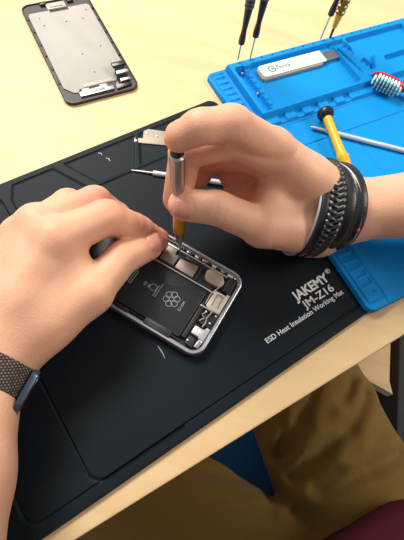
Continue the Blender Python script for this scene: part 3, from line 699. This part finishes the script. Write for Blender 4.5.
# ---------- right hand and forearm
def right_hand():
    Fd = Field((-52, 110, -1), (330, 330, 150), 1.15); D = Fd.empty()
    W = P(345, 211, 36); E = np.array([312., 262., 78.])
    idx = [P(273, 148, 80), P(232, 124, 107), P(200, 127, 109), P(179, 137, 103)]
    mid = [P(283, 163, 70), P(236, 141, 90), P(186, 152, 80), P(177, 199, 44)]
    rin = [P(294, 178, 56), P(246, 156, 68), P(206, 158, 60), P(199, 174, 46)]
    lit = [P(304, 196, 40), P(262, 168, 55), P(231, 167, 50), P(238, 186, 36)]
    th = [P(312, 230, 32), P(262, 227, 47), P(217, 208, 62), P(184, 205, 59)]
    # palm
    for j, r0, r1 in ((idx[0], 19, 11), (mid[0], 19, 11.5), (rin[0], 18, 11), (lit[0], 18, 11)): add_cone(Fd, D, W, j, r0, r1, 9)
    for a, b in ((idx[0], mid[0]), (mid[0], rin[0]), (rin[0], lit[0])): add_cone(Fd, D, a, b, 10.5, 10.5, 5)
    c1 = (W*.45+idx[0]*.55); add_cone(Fd, D, c1, (W*.45+lit[0]*.55), 13, 14, 8)
    add_cone(Fd, D, W+[-6, -2, -2], P(302, 218, 20), 18, 16, 8)        # hypothenar
    add_cone(Fd, D, P(318, 229, 30), th[1], 20, 13, 9)               # thenar
    add_cone(Fd, D, P(306, 228, 30), P(288, 212, 42), 17, 12, 9)
    add_cone(Fd, D, th[1], P(275, 180, 58), 10, 9, 9); add_cone(Fd, D, P(268, 212, 44), P(272, 182, 46), 11, 11, 9); add_cone(Fd, D, P(270, 205, 40), P(247, 190, 34), 12, 11, 8)                    # web
    # forearm
    add_cone(Fd, D, W, W+(E-W)*.25, 20.5, 24, 8); add_cone(Fd, D, W+(E-W)*.25, E, 24, 40, 8)
    Dp = D
    fing = []
    for J, R in ((idx, (11.3, 10.2, 9.2, 8.3)), (mid, (11.5, 10.2, 10, 9.4)), (rin, (11, 10.2, 9.6, 9)), (lit, (10.5, 10.4, 10.6, 9.8))):
        fing.append(chain(Fd, D, Dp, J, R))
    T_ = chain(Fd, D, Dp, th[1:], (12, 10.6, 10.0)); fing.append(T_)
    out = Dp
    for i, G in enumerate(fing): out = smin(out, G, 5) if i == 0 else smin(out, G, 2.2)
    # keep fingers distinct: shallow valleys where two chains meet
    for i in range(4):
        a, b = fing[i], fing[(i+1)] if i < 3 else fing[4]
        out += np.where((np.maximum(a, b) < 4) & (out > -3), .5*np.exp(-((a-b)/1.2)**2), 0)
    D = out
    for J in (idx, mid, rin, lit):
        ax = finger_axis(J)
        crease(Fd, D, J[1], ax[0]+ax[1], 10, .35, .8, (-2, 0, 2)); crease(Fd, D, J[2], ax[1]+ax[2], 9, .35, .8, (-1, 1))
    ax = finger_axis(th); crease(Fd, D, th[2], ax[1]+ax[2], 11, .55, .8, (-3, -.3, 2.4))
    ns = [nail(Fd, D, th[3], ax[2], (0.1, -.75, .65), 12, 6, 9), nail(Fd, D, idx[3], finger_axis(idx)[2], (-.4, .9, .1), 11, 5.2, 8)]
    # knead skin folds in the hollow of the hand
    q = Fd.sl(P(300, 222, 20)-40, P(250, 160, 70)+45)
    for a, b in ((P(238, 175, 62), P(262, 190, 40)), (P(268, 172, 62), P(262, 205, 48)), (P(280, 205, 52), P(262, 212, 50))):
        qq = Fd.sl(np.minimum(a, b)-10, np.maximum(a, b)+10); X, Y, Z = Fd.pts(qq); D[qq] += .9*np.exp(-(cone_d(X, Y, Z, a, b, 0, 0)/2.2)**2)
    D = np.maximum(D, (3.5-Fd.ax[2]).astype(np.float32)[None, None, :])
    V, Q = surface(Fd, D)
    reds = [(idx[3], 11, .6), (idx[2], 9, .3), (th[3], 11, .55), (mid[3], 16, .7), (mid[2], 12, .7), (idx[0], 14, .25), (P(225, 165, 50), 24, 1.0), (rin[2], 14, .8), (P(272, 160, 70), 12, .3), (idx[1], 10, .3)]
    R, G = masks(V, ns, reds); push(V, Q, R, G)
    return W, E
WR, ER = right_hand()

# ---------- left hand and forearm
def left_hand():
    Fd = Field((-230, -215, -1), (-20, 190, 110), 1.15); D = Fd.empty()
    W = P(-15, 364, 33); E = np.array([-44., -190., 64.])
    idx = [P(54, 240, 56), P(106, 218, 48), P(137, 229, 31), P(158, 240, 18)]
    mid = [P(36, 224, 52), P(95, 201, 42), P(118, 216, 22), P(126, 232, 11)]
    rin = [P(20, 236, 42), P(68, 203, 33), P(90, 214, 16), P(88, 228, 11)]
    lit = [P(2, 258, 30), P(40, 220, 22), P(58, 226, 11), P(60, 240, 10)]
    th = [P(42, 334, 32), P(91, 293, 38), P(122, 258, 34), P(149, 246, 24)]
    for j, r0, r1 in ((idx[0], 20, 11), (mid[0], 20, 11), (rin[0], 19, 10.5), (lit[0], 18, 10)): add_cone(Fd, D, W, j, r0-1, r1, 9)
    for a, b in ((idx[0], mid[0]), (mid[0], rin[0]), (rin[0], lit[0])): add_cone(Fd, D, a, b, 10.5, 10.5, 5)
    add_cone(Fd, D, W*.5+idx[0]*.5, W*.5+lit[0]*.5, 14, 13, 8)
    add_cone(Fd, D, P(10, 350, 30), th[1], 19, 12.5, 9)
    add_cone(Fd, D, P(45, 320, 34), P(62, 262, 46), 15, 11, 9)
    add_cone(Fd, D, th[1], P(72, 258, 42), 9.5, 9, 10)      # web
    add_cone(Fd, D, W, W+(E-W)*.25, 20.5, 25, 8); add_cone(Fd, D, W+(E-W)*.25, E, 25, 40, 8)
    fing = []
    for J, R in ((idx, (12, 11.4, 9.8, 8)), (mid, (11, 9.8, 8.8, 8)), (rin, (10.6, 9.4, 8.4, 7.6)), (lit, (9.8, 8.4, 7.4, 6.8)), (th[1:], (12, 10.8, 9.4))):
        fing.append(chain(Fd, D, D, J, R))
    out = D
    for i, G in enumerate(fing): out = smin(out, G, 5) if i == 0 else smin(out, G, 2.2)
    for i in range(3):
        a, b = fing[i], fing[i+1]
        out += np.where((np.maximum(a, b) < 4) & (out > -3), .6*np.exp(-((a-b)/1.2)**2), 0)
    D = out
    for J in (idx, mid, rin, lit):
        ax = finger_axis(J)
        crease(Fd, D, J[1], ax[0]+ax[1], 10, .3, .8, (-2, 0, 2)); crease(Fd, D, J[2], ax[1]+ax[2], 9, .3, .8, (-1, 1))
    ax = finger_axis(th); crease(Fd, D, th[2], ax[1]+ax[2], 12, .65, .8, (-3.4, -.8, 1.8, 4.5))
    crease(Fd, D, idx[2], finger_axis(idx)[1]+finger_axis(idx)[2], 9, .3, .8, (-2, 0, 2))
    ns = [nail(Fd, D, th[3], ax[2], (.25, -.3, .9), 12, 6.0, 9), nail(Fd, D, idx[3], finger_axis(idx)[2], (.3, .9, .5), 10, 4.8, 8)]
    # faint tendons on the back of the hand
    for j in (idx[0], mid[0], rin[0]):
        a = W*.35+j*.65+[0, 0, 12]; b = j+[0, 0, 9]; qq = Fd.sl(np.minimum(a, b)-12, np.maximum(a, b)+12); X, Y, Z = Fd.pts(qq)
        D[qq] -= 1.0*np.exp(-(cone_d(X, Y, Z, a, b, 0, 0)/4)**2)
    D = np.maximum(D, (3.5-Fd.ax[2]).astype(np.float32)[None, None, :])
    V, Q = surface(Fd, D)
    reds = [(th[3], 13, .8), (idx[3], 13, .9), (idx[1], 15, .7), (mid[1], 14, .6), (th[2], 10, .4), (idx[2], 14, .8), (P(100, 235, 40), 12, .4), (idx[0], 12, .2)]
    R, G = masks(V, ns, reds); push(V, Q, R, G)
    return W, E
WL, EL = left_hand()
SR = np.array([375., 60., 335.]); SL = np.array([80., -215., 335.])
def arms_torso():
    Fd = Field((-190, -330, -200), (470, 330, 440), 7.); D = Fd.empty()
    add_cone(Fd, D, ER, SR, 37, 44, 20); add_cone(Fd, D, EL, SL, 37, 44, 20)
    add_cone(Fd, D, WR+(ER-WR)*.8, ER, 33, 36, 8); add_cone(Fd, D, WL+(EL-WL)*.8, EL, 33, 36, 8)
    c = (SR+SL)/2; add_cone(Fd, D, SR, SL, 42, 42, 40); add_cone(Fd, D, c+[0, 0, -60], np.array([252, -108, -60.]), 72, 66, 30)
    add_cone(Fd, D, c+[0, 0, 30], c+[-8, 8, 95], 55, 52, 20)
    V, Q = surface(Fd, D); push(V, Q, np.zeros(len(V)), np.zeros(len(V)))
arms_torso()
V = np.concatenate(allV); Q = np.concatenate(allQ)
bo = raw_mesh('body', V, Q, 'skin', person)
me = bo.data
if len(me.vertices) == len(V):
    ca = me.color_attributes.new('kind_mask', 'FLOAT_COLOR', 'POINT')
    buf = np.ones((len(V), 4), np.float32); buf[:, 0] = np.concatenate(allR); buf[:, 1] = np.concatenate(allG); buf[:, 2] = 0
    ca.data.foreach_set('color', buf.ravel())
me.set_sharp_from_angle(angle=PI)
sm = bo.modifiers.new('smooth', 'SMOOTH'); sm.factor = .5; sm.iterations = 3

# ---------- trousers
def trousers():
    Fd = Field((-340, -260, -745), (420, 420, -60), 4.); D = Fd.empty()
    hR, hL = np.array([258., -38., -218.]), np.array([148., -68., -222.])
    kR, kL = np.array([20., 319., -215.]), np.array([-251., 44., -215.])
    aR, aL = np.array([0., 350., -660.]), np.array([-262., 75., -660.])
    add_cone(Fd, D, hR, kR, 78, 60, 30); add_cone(Fd, D, hL, kL, 70, 58, 5)
    add_cone(Fd, D, kR, aR, 60, 50, 20); add_cone(Fd, D, kL, aL, 60, 50, 20)
    add_cone(Fd, D, hR+[10, -50, 10], hL+[30, -60, 10], 76, 76, 20)
    add_cone(Fd, D, np.array([225, -85, -180.]), np.array([240, -95, -110.]), 88, 88, 20)
    X, Y, Z = np.meshgrid(*[a.astype(np.float32) for a in Fd.ax], indexing='ij')
    dx, dy = X-160, Y+0; r = np.hypot(dx, dy); th = np.arctan2(dy, dx)
    warp = 1.1*np.sin(r/47.)+.5*np.sin(X/31+Y/23)
    D += ((6.5*np.abs(np.sin(th*5.5+warp))**1.6*np.exp(-((r-95)/80)**2)*-.2+.8*np.sin(th*19+warp*2)*np.exp(-((r-60)/55)**2))*sstep(-240, -180, Z)).astype(np.float32)
    for seg, dep, wd in ((((313, 382), (299, 423), (288, 451)), 11, 4.2), (((349, 382), (338, 404)), 11, 4.5), (((368, 392), (341, 429), (299, 473)), 14, 5), (((402, 452), (363, 470), (319, 487)), 11, 5), (((283, 418), (291, 447), (283, 480)), 8, 4), (((200, 470), (250, 484), (282, 492)), 9, 5), (((330, 470), (300, 485), (275, 510)), 9, 5)):
        q_ = [P(*p_, -160) for p_ in seg]; d = np.full(X.shape, 1e3, np.float32)
        for a, b in zip(q_, q_[1:]): d = np.minimum(d, cone_d(X, Y, Z*0-160, a, b, 0, 3.5)+1.5)
        D += ((dep*.55*np.exp(-(d/(wd*1.15))**2)-dep*.3*np.exp(-((d-wd*2.6)/(wd*1.4))**2))*sstep(-235, -190, Z)).astype(np.float32)
    D += (.7*np.sin((X*.6-Y*.3)/11+np.sin(Y/30))*np.sin((X+Y)/70.)).astype(np.float32)
    V, Q = surface(Fd, D)
    o = raw_mesh('trousers', V, Q, 'trousers_cloth', person); o.data.set_sharp_from_angle(angle=PI)
    s = o.modifiers.new('smooth', 'SMOOTH'); s.iterations = 3
    # shoes
    for a, dr, in ((aR, unit([-.6, .8, 0])), (aL, unit([-.9, .42, 0]))):
        g = Field(a-[220, 220, 95], a+[220, 220, 40], 6.); D = g.empty()
        add_cone(g, D, a+[0, 0, -20], a+[0, 0, -45]+dr*10, 40, 36, 10); add_cone(g, D, a+[0, 0, -52]-dr*40, a+[0, 0, -52]+dr*160, 34, 34, 10)
        X, Y, Z = np.meshgrid(*g.ax, indexing='ij'); D = np.maximum(D, (-748-Z)).astype(np.float32)
        V, Q = surface(g, D); s_ = raw_mesh('shoe', V, Q, 'shoe', person)
trousers()
def shirt():
    Fd = Field((-60, -340, -215), (520, 200, 440), 6.); D = Fd.empty()
    c = (SR+SL)/2
    add_cone(Fd, D, SR, SL, 52, 52, 40)
    ax = unit(SR-SL); fw = unit([-.68, .73, 0])
    for zc_, w, dp in ((-120, 160, 112), (-40, 160, 112), (60, 160, 108), (170, 170, 108), (270, 175, 100)):
        b = np.array([241, -94, zc_])+(c-np.array([232, -80, 0]))*[1, 1, 0]*max(0, zc_)/335
        add_ell(Fd, D, b, (w, dp, 100), (ax, fw, (0, 0, 1)), 30)
    add_cone(Fd, D, SR, SR+(ER-SR)*.4, 54, 52, 20); add_cone(Fd, D, SL, SL+(EL-SL)*.4, 54, 52, 20)
    X, Y, Z = np.meshgrid(*[a.astype(np.float32) for a in Fd.ax], indexing='ij')
    D += (3*np.sin(X/19+Z/37)*np.sin(Y/27+Z/50)).astype(np.float32)
    D = np.maximum(D, c[2]+45-300000/300000*0-Z*0-((c[2]+45)*1.0)+0*Z-999) if False else D
    V, Q = surface(Fd, D); o = raw_mesh('shirt', V, Q, 'shirt_cloth', person); o.data.set_sharp_from_angle(angle=PI)
shirt()

# ================================================================== WORN THINGS
# bracelets on the right wrist
c0 = P(318, 207.5, 38); aw = unit((ER-WR)*[1, 1, .6]); v1 = unit(np.cross(aw, [0, 0, 1])); v2 = np.cross(aw, v1)*-1
def wring(c, a, b, off, tilt=0, n=72, ph=0):
    """closed oval round the forearm axis"""
    out = []
    for k in range(n):
        t_ = 2*PI*k/n+ph; out.append(c+aw*(off-3+tilt*math.cos(t_)+9*math.sin(t_))+v1*a*math.cos(t_)+v2*b*math.sin(t_))
    return out
br = thing('bracelet', 'wide black leather bracelet of braided and plain strands round the right wrist', 'bracelet', (c0[0], c0[1], 5))
def strap(name, mt, off, w, a, b, th_, tilt, c=c0):
    R_ = wring(c, a, b, off, tilt); ups = [tuple(unit(q-(c+aw*((q-c)@aw)))) for q in R_]
    return MB().tube(R_, w, 12, closed=True, flat=th_/w, up=ups).build(name, mt, br)
strap('strap', 'leather', -7.5, 3.2, 32.5, 28.4, 1.3, -4)
strap('strap', 'leather', 7, 4.2, 30.4, 27.6, 1.3, 0)
strap('strap', 'leather', 13.5, 4.0, 30.2, 27.8, 1.4, 2)
strap('strap', 'leather', 0, 6.4, 30.6, 27.2, 1.2, -3)
for s_ in range(3):
    pts = []
    for k in range(288):
        t_ = 2*PI*k/288; q = t_*17+s_*2*PI/3
        a_ = 32.4+1.1*math.sin(2*q); pts.append(c0+aw*(-3.4-3.5*math.cos(t_)+9*math.sin(t_)+4.0*math.sin(q))+v1*a_*math.cos(t_)+v2*(28.4+.9*math.sin(2*q))*math.sin(t_))
    MB().tube(pts, 1.9, 8, closed=True).build('braid_strand', 'leather', br)
cord = wring(c0, 30.8, 28.4, 12, 5, 90)
MB().tube(cord, .75, 8, closed=True).build('cord', 'silver_cord', br)
MB().tube(wring(c0, 32.6, 28.6, -11.5, -4, 90), .8, 8, closed=True).build('cord', 'silver_cord', br)
qb = min(cord, key=lambda q: np.linalg.norm(np.cross(q-np.array([0, 0, CH]), unit(P(353.5, 228, 50)-np.array([0, 0, CH])))) + (0 if q[2] > 35 else 99))
MB().ball(tuple(qb), 1.5, (1, 1, 1)).build('bead', 'red_bead', br)

# watch on the left wrist
aL_ = unit(P(12, 412, 34)-P(34, 373, 34)); l1_off = np.array([0., 0, 0]); cw = WL+aL_*4.5+l1_off+np.array([0, 0, 0])

wt = thing('wrist_watch', 'watch with a woven brown grey band round the left wrist', 'watch', (cw[0], cw[1], 8))
l1 = unit(np.cross(aL_, [0, 0, 1])); l1 = l1 if l1[0] > 0 else -l1; l2 = np.array([0, 0, 1.])
def band():
    n = 96; ww = 11.0; A_, B_ = 27.5, 24.5; V, F_, UVs = [], [], []
    prof = [(-ww, 0), (-ww+.6, 1.3), (0, 1.6), (ww-.6, 1.3), (ww, 0), (0, -.6)]
    for k in range(n):
        t_ = 2*PI*k/n
        for s, o in prof:
            V.append(cw+aL_*s+l1*(A_+o)*math.cos(t_)+l2*(B_+o)*math.sin(t_))
    m_ = len(prof)
    for k in range(n):
        for j in range(m_): F_.append((k*m_+j, ((k+1) % n)*m_+j, ((k+1) % n)*m_+(j+1) % m_, k*m_+(j+1) % m_))
    o = raw_mesh('band', V, F_, 'woven_band', wt, True)
    uvl = o.data.uv_layers.new(name='UVMap')
    for poly in o.data.polygons:
        for li, vi in zip(poly.loop_indices, poly.vertices):
            k, j = divmod(vi, m_)
            if k == 0 and any(v//m_ == n-1 for v in poly.vertices): k = n
            uvl.data[li].uv = ((prof[j][0]+13)*.95, k/n*210)
    bm = bmesh.new(); bm.from_mesh(o.data); bmesh.ops.recalc_face_normals(bm, faces=bm.faces); bm.to_mesh(o.data); bm.free()
band()
# case sits on the inner (right) side of the wrist, seen on edge
cc = cw+l1*28-l2*3
mc = Matrix.Identity(4)
nrm = unit(l1*.95-l2*.3); tng = unit(np.cross(nrm, aL_)); 
for i in range(3): mc[i][0], mc[i][1], mc[i][2], mc[i][3] = aL_[i], tng[i], nrm[i], cc[i]
cs = MB(mc).prism(rrect(-11.5, 11.5, -14, 14, 4, 8), -3.2, .6, 1.0).build('case', 'watch_metal', wt)
MB(mc).prism(rrect(-10, 10, -12.5, 12.5, 4, 8), .6, 1.5, .8).build('crystal', 'watch_glass', sub(cs))
MB(mc @ Matrix.Translation((11.5, -8, -1.2)) @ Matrix.Rotation(PI/2, 4, 'Y')).lathe([(1.8, -.2), (2, .4), (2, 1.0), (1.6, 1.3)], 20).build('crown', 'watch_metal', sub(cs))

# ================================================================== LIGHT
w = bpy.data.worlds.new('world'); scn.world = w; w.use_nodes = True
bg = w.node_tree.nodes['Background']; bg.inputs['Color'].default_value = (.95, .97, 1.0, 1); bg.inputs['Strength'].default_value = .33
def area(name, loc, target, size, power, col):
    l = bpy.data.lights.new(name, 'AREA'); l.shape = 'RECTANGLE'; l.size, l.size_y = size; l.energy = power; l.color = col
    o = bpy.data.objects.new(name, l); COL.objects.link(o); o.location = loc
    o.rotation_euler = (Vector(target)-Vector(loc)).to_track_quat('-Z', 'Y').to_euler(); return o
area('ceiling_lamp', (-.85, 1.0, 2.0), (0, .2, .75), (.9, .5), 34.5, (1, .93, .83))
area('ceiling_lamp', (1.3, .5, 1.9), (.2, .05, .6), (.7, .5), 13, (1, .9, .76))

vs = scn.view_settings; scn.display_settings.display_device = 'sRGB'
vs.view_transform = 'Standard'; vs.look = 'None'; vs.gamma = 1; vs.use_curve_mapping = False; vs.exposure = .35
